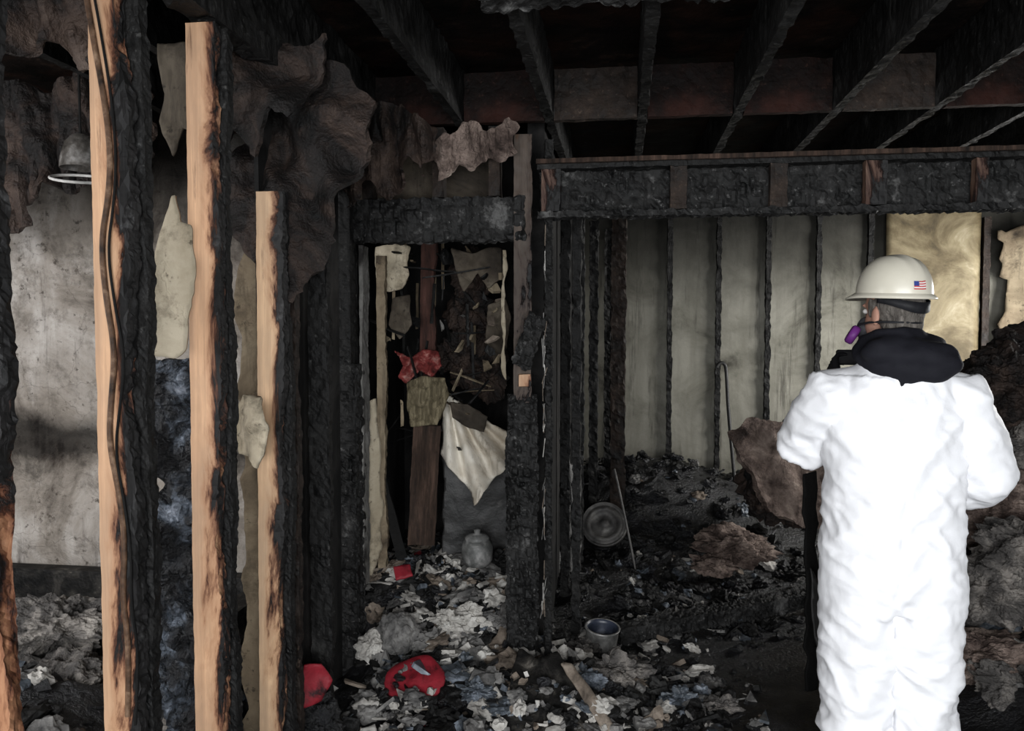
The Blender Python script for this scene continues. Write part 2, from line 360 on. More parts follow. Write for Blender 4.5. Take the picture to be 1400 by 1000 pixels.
def lump(name, loc, size, mat, seed=0, rough=0.35, rot=(0,0,0), sub=5):
    vs = []
    if max(size) > 0.15: sub = 6
    off = Vector((seed*4.1, seed*2.3, seed))
    for v in ICO[sub][0]:
        n = noise.noise(v*1.3+off)*rough + noise.noise(v*3.2+off)*rough*0.6 + noise.noise(v*7+off)*rough*0.28 + noise.noise(v*14+off)*rough*0.14 + noise.noise(v*30+off)*rough*0.08
        w = v*(1+n)
        vs.append(Vector((w.x*size[0], w.y*size[1], w.z*size[2])))
    o = new_obj(name, vs, ICO[sub][1], [mat], smooth=False)
    o.location = loc; o.rotation_euler = rot
    return o

def lathe(name, prof, mat, loc=(0,0,0), rot=(0,0,0), seg=40, parent=None, mats=None, matf=None):
    vs = []; fs = []; fm = []
    for r, z in prof:
        for i in range(seg):
            a = 2*math.pi*i/seg; vs.append((r*math.cos(a), r*math.sin(a), z))
    for k in range(len(prof)-1):
        for i in range(seg):
            j = (i+1) % seg
            fs.append((k*seg+i, k*seg+j, (k+1)*seg+j, (k+1)*seg+i)); fm.append(matf(k) if matf else 0)
    o = new_obj(name, vs, fs, mats or [mat], fm, smooth=True, parent=parent)
    o.location = loc; o.rotation_euler = rot
    return o

# ------------------------------------------------------------------ debris height
def sst(a, b, x):
    t = max(0, min(1, (x-a)/(b-a))); return t*t*(3-2*t)
def gs(u, v, cu, cv, ru, rv): return math.exp(-((u-cu)/ru)**2-((v-cv)/rv)**2)
def H0(u, v):
    h = 0.025
    h += 0.13*gs(u, v, -0.85, 3.5, 0.5, 0.5)
    h += 0.06*gs(u, v, -0.3, 3.3, 0.45, 0.4)
    if u < -0.38: h += 0.32*sst(3.4, 4.1, v)*sst(-0.36, -0.5, u)
    if u > -0.5:
        h += 0.32*sst(5.3, 6.8, v)
        h += 0.30*gs(u, v, 0.2, 6.2, 0.7, 0.6)
        h += 0.10*gs(u, v, 0.0, 4.8, 0.4, 0.6)
    h += 1.15*gs(u, v, 2.65, 4.6, 0.75, 0.8)
    h += 0.30*gs(u, v, 1.95, 3.3, 0.45, 0.7)
    if u < -1.15: h += 0.42*sst(-1.2, -1.7, u)*sst(3.3, 2.2, v)
    return h
def H(u, v):
    h = H0(u, v); k = 1.0 - 0.75*gs(u, v, 0.92, 2.85, 0.4, 0.4)
    k *= 1.0 - 0.7*gs(u, v, 0.6, 3.8, 0.8, 0.9)
    p = Vector((u, v, 0.0))
    return h + k*(0.05*noise.noise(p*1.7) + 0.035*noise.noise(p*4.5) + 0.022*noise.noise(p*12) + 0.012*noise.noise(p*30))

# ------------------------------------------------------------------ room shell
UL, UR, VF, VB, ZC = -3.4, 3.5, -2.0, 7.0, 2.76
box('floor', (UL, VF, -0.12), (UR, VB+0.1, 0.0), 'soot')
box('ceiling', (UL, VF, ZC), (UR, VB+0.1, ZC+0.1), 'soffit')
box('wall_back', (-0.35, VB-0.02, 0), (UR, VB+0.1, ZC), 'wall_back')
box('wall_left', (UL-0.1, VF, 0), (UL, VB, ZC), 'wall_left')
wr = empty('wall_right')
box('pier_near', (UR, VF, 0), (UR+0.12, 4.9, ZC), 'soot', wr)
box('pier_far', (UR, 6.5, 0), (UR+0.12, VB+0.1, ZC), 'soot', wr)
box('sill_part', (UR, 4.9, 0), (UR+0.12, 6.5, 1.0), 'soot', wr)
box('lintel_part', (UR, 4.9, 2.2), (UR+0.12, 6.5, ZC), 'soot', wr)
w1 = empty('window_1')
for k, (lo, hi) in enumerate([((3.46,4.9,1.0),(3.6,4.96,2.2)),((3.46,6.44,1.0),(3.6,6.5,2.2)),((3.46,4.9,1.0),(3.6,6.5,1.06)),((3.46,4.9,2.14),(3.6,6.5,2.2)),((3.5,5.67,1.0),(3.56,5.72,2.2))]):
    box('frame_%d' % k, lo, hi, 'char_brown', w1)
wf = empty('wall_front')
box('pier_a', (UL, VF-0.1, 0), (-1.8, VF, ZC), 'soot', wf)
box('pier_b', (2.6, VF-0.1, 0), (UR, VF, ZC), 'soot', wf)
box('lintel', (-1.8, VF-0.1, 2.45), (2.6, VF, ZC), 'soot', wf)
box('wall_bath', (UL, 3.62, 0), (-1.32, 3.72, ZC), 'wall_left')
box('wall_closet_back', (-1.4, 4.75, 0), (-0.35, 4.85, ZC), 'charwb')
box('wall_closet_left', (-1.4, 3.72, 0), (-1.32, 4.75, ZC), 'charwb')
box('wall_closet_right', (-0.44, 3.75, 0), (-0.36, 4.75, ZC), 'charwb')
box('wall_store', (-0.43, 4.86, 0), (-0.36, VB, ZC), 'soot')

# ------------------------------------------------------------------ ash bed
def grid_bed(name, u0, u1, v0, v1, res, mat):
    nu = int((u1-u0)/res); nv = int((v1-v0)/res); vs = []; fs = []
    for j in range(nv+1):
        for i in range(nu+1):
            u = u0+(u1-u0)*i/nu; v = v0+(v1-v0)*j/nv
            vs.append((u, v, max(0.004, H(u, v))))
    for j in range(nv):
        for i in range(nu):
            a = j*(nu+1)+i; fs.append((a, a+1, a+nu+2, a+nu+1))
    return new_obj(name, vs, fs, [mat], smooth=True)
grid_bed('ash_bed', UL+0.02, UR-0.02, 1.3, VB-0.04, 0.03, 'bed')

# ------------------------------------------------------------------ rubble (masses of small scraps)
class MB:
    def __init__(s, mats): s.v = []; s.f = []; s.m = []; s.mats = mats
    def add(s, vs, fs, m):
        b = len(s.v); s.v += vs; s.f += [tuple(i+b for i in f) for f in fs]; s.m += [m]*len(fs)
    def shard(s, c, sz, rng, m, tilt=1.0):
        n = rng.randint(4, 7); R = Euler((rng.gauss(0.25, 0.45)*tilt, rng.gauss(0, 0.45)*tilt, rng.uniform(0, 6.3))).to_matrix()
        an = sorted(rng.uniform(0, 6.28) for _ in range(n)); t = rng.uniform(0.003, 0.012)
        asp = rng.uniform(0.4, 1)
        top = []; bot = []
        for a in an:
            r = sz*rng.uniform(0.7, 1.1); p = Vector((r*math.cos(a), r*math.sin(a)*asp, rng.uniform(-1, 1)*sz*0.12))
            top.append(c+R@(p+Vector((0,0,t)))); bot.append(c+R@(p-Vector((0,0,t))))
        fs = [tuple(range(n)), tuple(range(2*n-1, n-1, -1))] + [(i, i+n, (i+1) % n+n, (i+1) % n) for i in range(n)]
        s.add(top+bot, fs, m)
    def clump(s, c, sz, rng, m, sub=2):
        off = Vector((rng.uniform(0, 50),)*3); sc = Vector((sz*rng.uniform(.7,1.4), sz*rng.uniform(.7,1.4), sz*rng.uniform(.4,.9)))
        if sz > 0.03: sub = 3
        R = Euler((rng.uniform(-.5,.5), rng.uniform(-.5,.5), rng.uniform(0, 6.3))).to_matrix(); vs = []
        for v in ICO[sub][0]:
            w = v*(1+0.55*noise.noise(v*1.8+off)+0.4*noise.noise(v*5+off)+0.15*noise.noise(v*11+off)); vs.append(c+R@Vector((w.x*sc.x, w.y*sc.y, w.z*sc.z)))
        s.add(vs, ICO[sub][1], m)
    def stick(s, c, L, w, rng, m, vert=False):
        R = Euler((rng.gauss(0,.25), rng.gauss(0,.25)+(math.pi/2 if vert else 0), rng.uniform(0, 6.3))).to_matrix(); vs = []
        for x in (-L/2, -L/6, L/6, L/2):
            jz = rng.uniform(-w, w)*.4
            for y, z in ((-w,-w*.5),(w,-w*.5),(w,w*.5),(-w,w*.5)):
                vs.append(c+R@Vector((x+rng.uniform(-w,w), y*rng.uniform(.6,1.1), z*rng.uniform(.6,1.1)+jz)))
        fs = [(3,2,1,0),(12,13,14,15)]
        for k in range(3):
            for i in range(4):
                j = (i+1) % 4; fs.append((k*4+i, k*4+j, k*4+4+j, k*4+4+i))
        s.add(vs, fs, m)
    def obj(s, name): return new_obj(name, s.v, s.f, s.mats, s.m)

RM = ['char', 'ash', 'ashw', 'ashb', 'tan', 'bed', 'red']
def scatter(name, n, u0, u1, v0, v1, weights, smin, smax, seed, dens=None, kinds=(0.45,0.35,0.2), pw=2.5, lift=0.0):
    rng = random.Random(seed); mb = MB(RM)
    for _ in range(n):
        u = rng.uniform(u0, u1); v = rng.uniform(v0, v1)
        if dens and rng.random() > dens(u, v): continue
        if gs(u, v, 0.92, 2.85, 0.3, 0.3) > 0.35: continue
        m = rng.choices(range(7), weights)[0]; s = smin+(smax-smin)*rng.random()**pw
        c = Vector((u, v, H(u, v)+s*0.15+lift)); k = rng.choices((0,1,2), kinds)[0]
        if k == 0: mb.shard(c, s, rng, m)
        elif k == 1: mb.clump(c, s*0.75, rng, m)
        else: mb.stick(c, s*3.0, s*0.16, rng, m)
    return mb.obj(name)
fg = lambda u, v: min(1, 1.3*gs(u, v, -0.75, 3.55, 0.6, 0.6)+0.10)
scatter('rubble_pile', 3600, -1.08, 0.45, 2.7, 4.0, (6,4.5,4.0,1.2,1.8,4,0.03), 0.010, 0.08, 11, fg, (.5,.32,.18))
scatter('rubble_pile', 260, -1.05, -0.05, 3.0, 4.0, (2,4,7,2,2,0,0.0), 0.03, 0.10, 21, lambda u, v: gs(u, v, -0.65, 3.55, 0.5, 0.5), (.55,.40,.05), 1.4)
scatter('rubble_pile', 900, -1.25, -0.46, 3.6, 4.7, (4,4,4.2,1,2,3,0.06), 0.012, 0.075, 12, None, (.5,.3,.2))
scatter('rubble_pile', 1400, -0.3, 3.3, 4.1, 6.9, (11,1.2,0.3,1.0,0.25,12,0.0), 0.012, 0.09, 13, None, (.15,.75,.10))
scatter('rubble_pile', 220, 0.0, 3.3, 2.8, 4.2, (9,0.4,0.15,0.8,0.1,10,0), 0.008, 0.04, 14, None, (.25,.6,.15))
scatter('rubble_pile', 900, 1.5, 3.3, 2.7, 5.2, (5,4.5,2.5,2.5,2.0,4,0), 0.02, 0.11, 15, None, (.25,.65,.1))
scatter('rubble_pile', 900, -3.3, -1.25, 1.5, 3.5, (7,3,1,2,1.0,7,0), 0.015, 0.10, 16, None, (.25,.65,.1))
scatter('rubble_pile', 260, 0.0, 0.75, 4.0, 5.4, (6,3,1.5,3,1,6,0), 0.012, 0.06, 17)
scatter('rubble_pile', 220, -0.35, 0.6, 2.85, 3.6, (4,4,2.6,2.6,1,3,0), 0.015, 0.07, 18, None, (.35,.55,.1))
lp = cam_to_room(-.40, 3.20, 0); rng = random.Random(4); mb = MB(RM)
for k in range(22):
    a = rng.uniform(1.8, 5.6); r = rng.uniform(.07, .14)
    mb.clump(Vector((lp.x+r*math.cos(a), lp.y+r*math.sin(a), H(lp.x, lp.y)+0.055+0.4*r*math.sin(a))), rng.uniform(.012,.030), rng, rng.choice([0,1,5,2]))
mb.obj('rubble_pile')

# ------------------------------------------------------------------ left stud wall
def zc(z0, z1): return (z0+z1)/2
studs = [(1.32,'stud0',0.0,2.44),(1.70,'stud',0.0,2.44),(2.10,'stud2',0.0,2.44),(2.51,'stud3',0.0,2.05)]
for i, (v, mt, z0, z1) in enumerate(studs):
    timber('pine_stud', (0.096, 0.038, z1-z0), (-1.147, v, zc(z0, z1)), mt, res=0.009, amp=0.0018, seed=i+1, rot=(0,0.004*(i-1),0), erode=0.034)
for i, (v, w, z1, mt) in enumerate([(2.62,0.09,1.9,'char_brown'),(2.92,0.09,2.44,'char')]):
    timber('charred_stud', (w, 0.04, z1), (-1.14, v, z1/2), mt, res=0.014, amp=0.004, ally=0.006, cell=0.035, seed=20+i, erode=0.02)
timber('charred_door_post', (0.125, 0.12, 1.45), (-1.21, 3.42, 0.725), 'char_ash', res=0.010, amp=0.008, ally=0.014, cell=0.034, seed=31)
timber('charred_door_post', (0.09, 0.10, 1.0), (-1.22, 3.42, 1.94), 'char', res=0.014, amp=0.006, ally=0.006, cell=0.036, seed=32)
timber('top_plate', (0.09, 3.4, 0.075), (-1.145, 1.8, 2.485), 'char', res=0.03, amp=0.008, ally=0.008, cell=0.05, seed=33)
timber('bottom_plate', (0.09, 2.1, 0.04), (-1.145, 2.2, 0.02), 'char', res=0.03, amp=0.006, seed=34)
box('dark_drywall_panel', (-1.225, 2.56, 0.02), (-1.21, 3.32, 2.44), 'charwb')  # added dark panel, keeps the lit bath wall from showing through
for i, (v, z1) in enumerate([(1.745,2.44),(2.145,2.44),(2.555,2.0)]):
    timber('charred_stud', (0.07, 0.035, z1), (-1.125, v, z1/2), 'char', res=0.010, amp=0.002, ally=0.0035, cell=0.016, seed=40+i, erode=0.020)

cp = [(-0.968,2.36),(-0.95,2.24),(-0.93,2.12),(-0.918,2.0),(-0.925,1.90),(-0.945,1.80),(-0.938,1.68),(-0.918,1.55),(-0.93,1.44),(-0.938,1.34),(-0.915,1.22),(-0.905,1.10),(-0.915,0.98),(-0.900,0.86),(-0.908,0.7)]
curve('electrical_cable', [cam_to_room(x*0.985, 1.815, z) for x, z in cp], 0.0065, 'cable')
curve('electrical_cable', [cam_to_room(x*0.985+0.018+0.006*math.sin(z*9), 1.812, z-0.02) for x, z in cp], 0.003, 'soot')

# torn wallboard between studs
sheet('torn_wallboard', [(-.91,1.974),(-.896,1.89),(-.863,1.88),(-.863,1.70),(-.886,1.545),(-.916,1.52),(-.985,1.53),(-1.0,1.70),(-.955,1.84)], 2.17, 'wb', amp=0.012, ragged=0.006, seed=2)
sheet('torn_wallboard', [(-.866,1.39),(-.807,1.38),(-.77,1.29),(-.79,1.20),(-.819,1.148),(-.85,1.19),(-.894,1.195),(-.90,1.347)], 2.56, 'wb', kx=-0.6, amp=0.06, freq=9, ragged=0.014, seed=3)
sheet('torn_wallboard', [(-1.0,0.0),(-.82,0.0),(-.80,0.30),(-.84,0.62),(-.89,0.50),(-1.0,0.38)], 2.30, 'wbgrey', amp=0.015, ragged=0.01, seed=4, kx=0.3)
sheet('torn_wallboard', [(-.93,0.0),(-.78,0.0),(-.76,1.9),(-.86,1.98),(-.93,1.8)], 2.72, 'wbdim', amp=0.01, ragged=0.012, seed=5)
sheet('burnt_insulation_batt', [(-1.06,1.50),(-.86,1.50),(-.85,1.1),(-.84,0.75),(-.86,0.35),(-.93,0.28),(-1.06,0.35)], 2.30, 'insul_blue', amp=0.06, freq=7, thick=0.03, ragged=0.02, seed=6, fuzz=0.012, ridge=0.05)
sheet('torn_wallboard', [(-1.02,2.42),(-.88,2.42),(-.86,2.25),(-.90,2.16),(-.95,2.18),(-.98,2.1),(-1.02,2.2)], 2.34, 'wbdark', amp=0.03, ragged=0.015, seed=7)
# the big scorched batt drooping from the ceiling
sheet('burnt_insulation_batt', [(-.934,2.46),(-.757,2.50),(-.555,2.48),(-.454,2.36),(-.475,2.22),(-.52,2.13),(-.60,2.05),(-.61,1.90),(-.64,1.80),(-.70,1.76),(-.745,1.68),(-.79,1.73),(-.884,1.845),(-.95,1.95),(-.98,2.03),(-.96,2.2)], 2.74, 'insul_brown', kz=0.10, kx=-0.2, amp=0.13, freq=2.4, thick=0.02, ragged=0.022, seed=8, ridge=0.05, fuzz=0.010)
sheet('burnt_insulation_batt', [(-.95,2.50),(-.60,2.55),(-.62,2.40),(-.70,2.26),(-.76,2.30),(-.83,2.16),(-.90,2.25),(-.97,2.18)], 2.58, 'insul_brown', amp=0.09, freq=3, thick=0.015, ragged=0.025, seed=9, ridge=0.05, fuzz=0.008)
sheet('burnt_insulation_batt', [(-.34,2.37),(-.20,2.45),(.03,2.44),(.02,2.34),(-.05,2.30),(-.10,2.33),(-.16,2.27),(-.22,2.29),(-.31,2.23)], 3.36, 'insul_pink', amp=0.06, freq=5, thick=0.012, ragged=0.022, seed=10, kz=-0.5, drape=True)
sheet('burnt_insulation_batt', [(-.80,2.50),(-.45,2.52),(-.30,2.40),(-.36,2.22),(-.42,2.30),(-.50,2.12),(-.6,2.22),(-.66,2.08),(-.75,2.3)], 3.25, 'insul_brown', amp=0.10, freq=4, thick=0.012, ragged=0.03, seed=29, drape=True)

# ------------------------------------------------------------------ ceiling timbers
for i in range(11):
    u = -1.94+i*0.405
    timber('ceiling_joist', (0.045, 5.0 if u > -0.4 else 3.9, 0.24), (u, 1.4+ (5.0 if u > -0.4 else 3.9)/2 -0.4, 2.64), 'char', res=0.035, amp=0.006, ally=0.008, cell=0.06, seed=50+i)
    timber('joist_blocking', (0.36, 0.04, 0.22), (u+0.2025, 3.56, 2.63), 'ceil_red' if i % 3 != 1 else 'char_brown', res=0.03, amp=0.006, seed=70+i)
timber('ceiling_brace', (1.10, 0.09, 0.035), (0.16, 2.22, 2.512), 'char_ash', res=0.014, amp=0.014, ally=0.014, cell=0.04, seed=81)
timber('ceiling_brace', (1.3, 0.09, 0.04), (-1.6, 1.9, 2.50), 'char_ash', res=0.02, amp=0.012, ally=0.01, cell=0.04, seed=82)

# ------------------------------------------------------------------ header beam (right) + closet header
hd = empty('header_beam', (0,0,0))
L = 3.9; uc = -0.36+L/2
timber('web', (L, 0.03, 0.20), (uc, 3.50, 2.19), 'char_ash', res=0.013, amp=0.004, ally=0.014, cell=0.045, seed=90, parent=hd)
timber('bottom_chord', (L, 0.10, 0.035), (uc, 3.46, 2.090), 'char_ash', res=0.014, amp=0.006, ally=0.012, cell=0.03, seed=91, parent=hd)
timber('top_chord', (L, 0.10, 0.03), (uc, 3.46, 2.295), 'char', res=0.018, amp=0.006, ally=0.006, cell=0.035, seed=92, parent=hd)
timber('ledger_strip', (L, 0.02, 0.018), (uc, 3.39, 2.31), 'stick', res=0.02, amp=0.003, seed=93, parent=hd)
for i, (u, w) in enumerate([(-0.30,0.085),(0.235,0.07),(0.64,0.07),(1.02,0.085),(1.42,0.05),(1.85,0.07),(2.3,0.07)]):
    timber('cripple_%d' % i, (w, 0.05, 0.18), (u, 3.445, 2.195), 'cripple' if i in (0,3,4) else 'char_brown', res=0.012, amp=0.004, seed=95+i, parent=hd, erode=0.015)
ch = empty('closet_header')
timber('beam', (0.86, 0.09, 0.20), (-0.84, 3.47, 2.08), 'char_ash', res=0.012, amp=0.010, ally=0.014, cell=0.045, seed=101, parent=ch)
for i, u in enumerate((-1.12, -0.80, -0.55)):
    timber('cripple_%d' % i, (0.05, 0.07, 0.30), (u, 3.48, 2.33), 'char_brown', res=0.02, amp=0.004, seed=102+i, parent=ch)
sheet('dark_drywall_panel', [(-.78,2.42),(-.10,2.45),(-.10,2.18),(-.78,2.16)], 3.75, 'wbdark', amp=0.03, ragged=0.02, seed=50)  # pale plaster beyond the gap, its dimness painted in as dark board

# ------------------------------------------------------------------ central charred post
cpst = empty('charred_center_post', cam_to_room(0.055, 3.5, 0), A)
timber('lower_post', (0.145, 0.12, 1.32), (-0.01, 0, 0.66), 'char_ash', res=0.008, amp=0.010, ally=0.018, cell=0.030, seed=110, parent=cpst, taper_end=0.02)
timber('upper_post', (0.085, 0.09, 1.16), (-0.005, 0.01, 1.86), 'poststud', res=0.010, amp=0.004, seed=111, parent=cpst, erode=0.015)
timber('side_stud', (0.04, 0.09, 2.42), (0.105, 0.01, 1.21), 'char', res=0.010, amp=0.006, ally=0.009, cell=0.022, seed=112, parent=cpst)
timber('hanging_char', (0.09, 0.06, 0.24), (0.02, -0.07, 1.55), 'char_ash', rot=(0.2,0.35,0), res=0.008, amp=0.016, ally=0.014, cell=0.028, seed=113, parent=cpst)
timber('split_end', (0.05, 0.05, 0.05), (0.0, -0.045, 1.38), 'stud2', res=0.012, amp=0.006, seed=114, parent=cpst)
rng = random.Random(9); mb = MB(['ashw','tan','ash'])
for k in range(46):
    z = rng.uniform(.25, 2.05); c = Vector((0.085+rng.gauss(0,.003), -0.045, z))
    mb.stick(c, rng.uniform(.02,.09), .0022, rng, rng.choice([0,1,2,2]), True)
ob = mb.obj('torn_paper_edge'); ob.parent = cpst

# ------------------------------------------------------------------ back room framing
for i in range(6):
    u = 0.005+0.406*i
    timber('charred_stud', (0.045, 0.05, 2.5), (u, VB-0.045, 1.35), 'char', res=0.025, amp=0.012, ally=0.008, cell=0.05, seed=120+i)
for i, (u, v, w, z1, mt) in enumerate([(-0.31,4.5,0.06,2.4,'char'),(-0.27,5.2,0.07,2.4,'char_ash'),(-0.20,5.9,0.07,2.4,'char'),(-0.02,5.6,0.11,2.4,'char_brown'),(-0.10,6.4,0.07,2.4,'char'),(-0.22,4.0,0.05,2.3,'char')]):
    timber('charred_stud', (w, 0.05, z1), (u, v, z1/2), mt, res=0.018, amp=0.012, ally=0.010, cell=0.04, seed=130+i)
room = lambda x, d, z: Vector((x, d, z))
sheet('plywood_panel', [(2.14,0.2),(2.86,0.2),(2.86,2.62),(2.14,2.62)], 6.9, 'ply', amp=0.01, freq=2, res=0.05, ragged=0.0, seed=14, to=room)
timber('charred_stud', (0.05, 0.06, 2.5), (2.90, 6.9, 1.25), 'char_brown', res=0.03, amp=0.008, seed=140)
sheet('torn_wallboard', [(2.95,0.3),(3.4,0.3),(3.4,1.7),(3.3,2.0),(3.4,2.4),(2.95,2.4),(3.05,1.9),(2.94,1.2)], 6.85, 'wbdim', amp=0.05, freq=3, res=0.02, ragged=0.03, seed=15, to=room)

# ------------------------------------------------------------------ closet contents
timber('burnt_stud', (0.085, 0.06, 1.5), cam_to_room(-.44, 4.15, 1.30), 'redstud', rot=(0,0.02,A), res=0.015, amp=0.005, seed=150, erode=0.02)
timber('burnt_stud', (0.05, 0.05, 1.5), cam_to_room(-.62, 3.82, 1.2), 'wbdim', rot=(0,0,A), res=0.012, amp=0.004, seed=151, erode=0.02)
timber('door_jamb', (0.018, 0.09, 1.55), (-1.155, 3.50, 1.20), 'wbgrey', res=0.01, amp=0.004, seed=152, erode=0.012)
timber('burnt_plank', (0.05, 0.02, 0.66), cam_to_room(-.62, 3.85, 0.80), 'soot', rot=(0,-0.26,A), res=0.02, amp=0.006, seed=153)
timber('burnt_plank', (0.14, 0.02, 0.62), cam_to_room(-.45, 4.05, 0.80), 'stick', rot=(0,0.05,A), res=0.02, amp=0.006, seed=154)
sheet('torn_wallboard', [(-.69,1.25),(-.64,1.28),(-.61,.76),(-.64,.50),(-.67,.42),(-.69,.8)], 3.72, 'wb', kx=0.8, amp=0.02, ragged=0.012, seed=16)
sheet('torn_wallboard', [(-.66,2.0),(-.49,2.0),(-.50,1.86),(-.53,1.80),(-.6,1.78),(-.65,1.83)], 3.88, 'wb', amp=0.04, freq=8, ragged=0.020, seed=17)
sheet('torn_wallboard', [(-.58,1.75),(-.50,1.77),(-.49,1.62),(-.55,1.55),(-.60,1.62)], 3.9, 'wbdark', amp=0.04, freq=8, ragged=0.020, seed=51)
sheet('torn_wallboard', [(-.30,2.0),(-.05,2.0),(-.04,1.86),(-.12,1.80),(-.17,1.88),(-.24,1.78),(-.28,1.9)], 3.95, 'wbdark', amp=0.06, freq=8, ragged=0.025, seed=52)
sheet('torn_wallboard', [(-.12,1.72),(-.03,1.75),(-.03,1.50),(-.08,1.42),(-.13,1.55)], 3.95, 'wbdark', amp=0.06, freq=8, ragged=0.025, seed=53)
fanf = lambda x, z: 0.035*math.sin(22*math.atan2(z-0.30, x+0.15)) + 0.25*(z)*0.4
sheet('warped_wall_panel', [(-.349,1.258),(-.33,1.262),(-.22,1.19),(-.10,1.12),(-.02,1.08),(-.02,.92),(-.10,.84),(-.14,.80),(-.184,.73),(-.20,.79),(-.25,.836),(-.30,.90),(-.36,.965)], 4.0, 'wbwhite', amp=0.02, freq=6, ragged=0.012, seed=18, fold=fanf, kz=0.3)
sheet('warped_wall_panel', [(-.31,1.24),(-.22,1.23),(-.12,1.17),(-.14,1.09),(-.23,1.12),(-.29,1.17)], 3.93, 'wbdark', amp=0.05, freq=8, ragged=0.015, seed=19)
sheet('burnt_cabinet_panel', [(-.37,1.0),(-.02,0.95),(-.02,.35),(-.37,.35)], 4.2, 'dmetal', amp=0.01, ragged=0.008, seed=20)
sheet('scorched_cloth', [(-.514,1.34),(-.44,1.37),(-.33,1.36),(-.312,1.27),(-.35,1.18),(-.37,1.13),(-.5,1.12),(-.52,1.22)], 3.92, 'olive', amp=0.05, freq=9, ragged=0.012, seed=21)
sheet('red_cloth', [(-.58,1.49),(-.50,1.46),(-.44,1.50),(-.37,1.49),(-.35,1.42),(-.40,1.36),(-.46,1.40),(-.52,1.33),(-.57,1.36),(-.54,1.42)], 3.97, 'redcloth', amp=0.06, freq=14, ragged=0.03, res=0.007, seed=22, fuzz=0.01)
rng = random.Random(5)
mb = MB(['wbgrey','tan','wbdim','redcloth','char'])
for k in range(34):
    x = rng.choice([rng.gauss(-.06, .03), rng.gauss(-.10, .07), rng.uniform(-.66, -.1)]); z = rng.uniform(1.3, 2.0)
    c = cam_to_room(x, rng.uniform(3.8, 4.3), z)
    m = rng.choices(range(5), (1,1.5,3,0.2,4))[0]
    mb.shard(c, rng.uniform(0.02, 0.06), rng, m, 3.0)
for k in range(46):
    c = cam_to_room(rng.uniform(-.68, -.03), rng.uniform(3.9, 4.4), rng.uniform(1.0, 2.0)); mb.stick(c, rng.uniform(.1,.35), .008, rng, rng.choice([2,4,4,4]), k % 2 == 0)
mb.obj('hanging_scraps')
sheet('torn_wallboard', [(-.045,1.98),(-.03,1.98),(-.028,1.35),(-.05,1.40),(-.05,1.7)], 3.85, 'wb', amp=0.02, ragged=0.008, res=0.007, seed=23)
for k, (x, z) in enumerate([(-.25,1.7),(-.12,1.6),(-.30,1.45),(-.14,1.35),(-.22,1.9)]):
    lump('burnt_cloth_bundle', cam_to_room(x, 4.45, z), (0.11,0.08,0.13), 'insul_brown', seed=60+k, rough=0.6)
jar = empty('ceramic_jar', cam_to_room(-.176, 3.98, 0.41), A)
lathe('body', [(0,0),(0.06,0),(0.078,0.03),(0.08,0.09),(0.07,0.12),(0.058,0.13)], 'jar', parent=jar)
lathe('lid', [(0.062,0.128),(0.064,0.142),(0.04,0.158),(0.014,0.162),(0.018,0.18),(0,0.184)], 'jar', parent=jar)

# ------------------------------------------------------------------ floor items
def ground(x, d, dz=0):
    p = cam_to_room(x, d, 0); p.z = H(p.x, p.y)+dz; return p
lid = empty('red_lid', ground(-.40, 3.20, 0.05), 0); lid.rotation_euler = (0.45, -0.1, A)
ld = lathe('disc', [(0,0.012),(0.035,0.010),(0.07,0.010),(0.085,0.016),(0.115,0.014),(0.122,0.006),(0.122,-0.012),(0.115,-0.012),(0.114,0.002),(0,0)], 'red', parent=lid)
for v in ld.data.vertices:
    p = v.co*11; a = math.atan2(v.co.y, v.co.x)
    v.co.z += 0.022*noise.noise(p)+0.012*math.sin(a*2+1)*(v.co.x**2+v.co.y**2)**.5/0.12
    k = 1+0.08*noise.noise(Vector((math.cos(a)*1.6, math.sin(a)*1.6, 4))); v.co.x *= k; v.co.y *= k
sheet('red_bucket_shard', [(-.755,.38),(-.70,.37),(-.665,.30),(-.70,.24),(-.77,.23)], 2.86, 'red', kx=0.5, amp=0.04, ragged=0.012, seed=24)
sheet('red_bucket_shard', [(-.42,.08),(-.34,.09),(-.32,.03),(-.44,.01)], 2.98, 'red', kz=1.0, amp=0.03, ragged=0.010, seed=25)
sheet('red_bucket_shard', [(-.57,.46),(-.49,.47),(-.47,.43),(-.55,.41)], 3.75, 'red', kz=1.0, amp=0.03, ragged=0.012, seed=26)
lump('ash_clump', cam_to_room(-.74, 2.9, .10), (0.10,0.10,0.12), 'bed', seed=120, rough=0.5)
sheet('sooty_board', [(.00,.20),(.03,.25),(.10,.22),(.19,.24),(.26,.17),(.33,.15),(.44,.05),(.48,.0),(-.06,.0),(-.07,.07),(-.02,.12)], 3.06, 'tile', kz=1.8, amp=0.05, freq=4, ragged=0.030, seed=27)
sheet('sooty_board', [(.19,.255),(.24,.25),(.33,.16),(.48,.02),(.42,-.02),(.30,.13)], 3.0, 'tan', kz=1.3, amp=0.03, ragged=0.010, seed=28)
rng = random.Random(44); mb = MB(RM)
for k in range(90):
    t = rng.random(); x = rng.uniform(-.06, .42); zz = rng.uniform(.02, .20)*(1-max(0, x-.1)*1.6)
    c = cam_to_room(x, 3.06+1.8*(zz-0.12)-0.02, zz+.012)
    sz = .008+.03*rng.random()**2
    if rng.random() < .5: mb.clump(c, sz, rng, rng.choice([0,1,2,5,3]))
    else: mb.shard(c, sz, rng, rng.choice([0,1,2,4]))
mb.obj('rubble_pile')
lump('grey_boulder_of_plaster', ground(-.50, 3.50, 0.07), (0.095,0.08,0.10), 'ash', seed=3, rough=0.25)
lump('plaster_chunk', ground(-.62, 3.5, 0.05), (0.07,0.06,0.06), 'ashw', seed=4, rough=0.4)
lump('plaster_chunk', ground(-.20, 3.65, 0.05), (0.06,0.05,0.04), 'ashw', seed=5, rough=0.5)
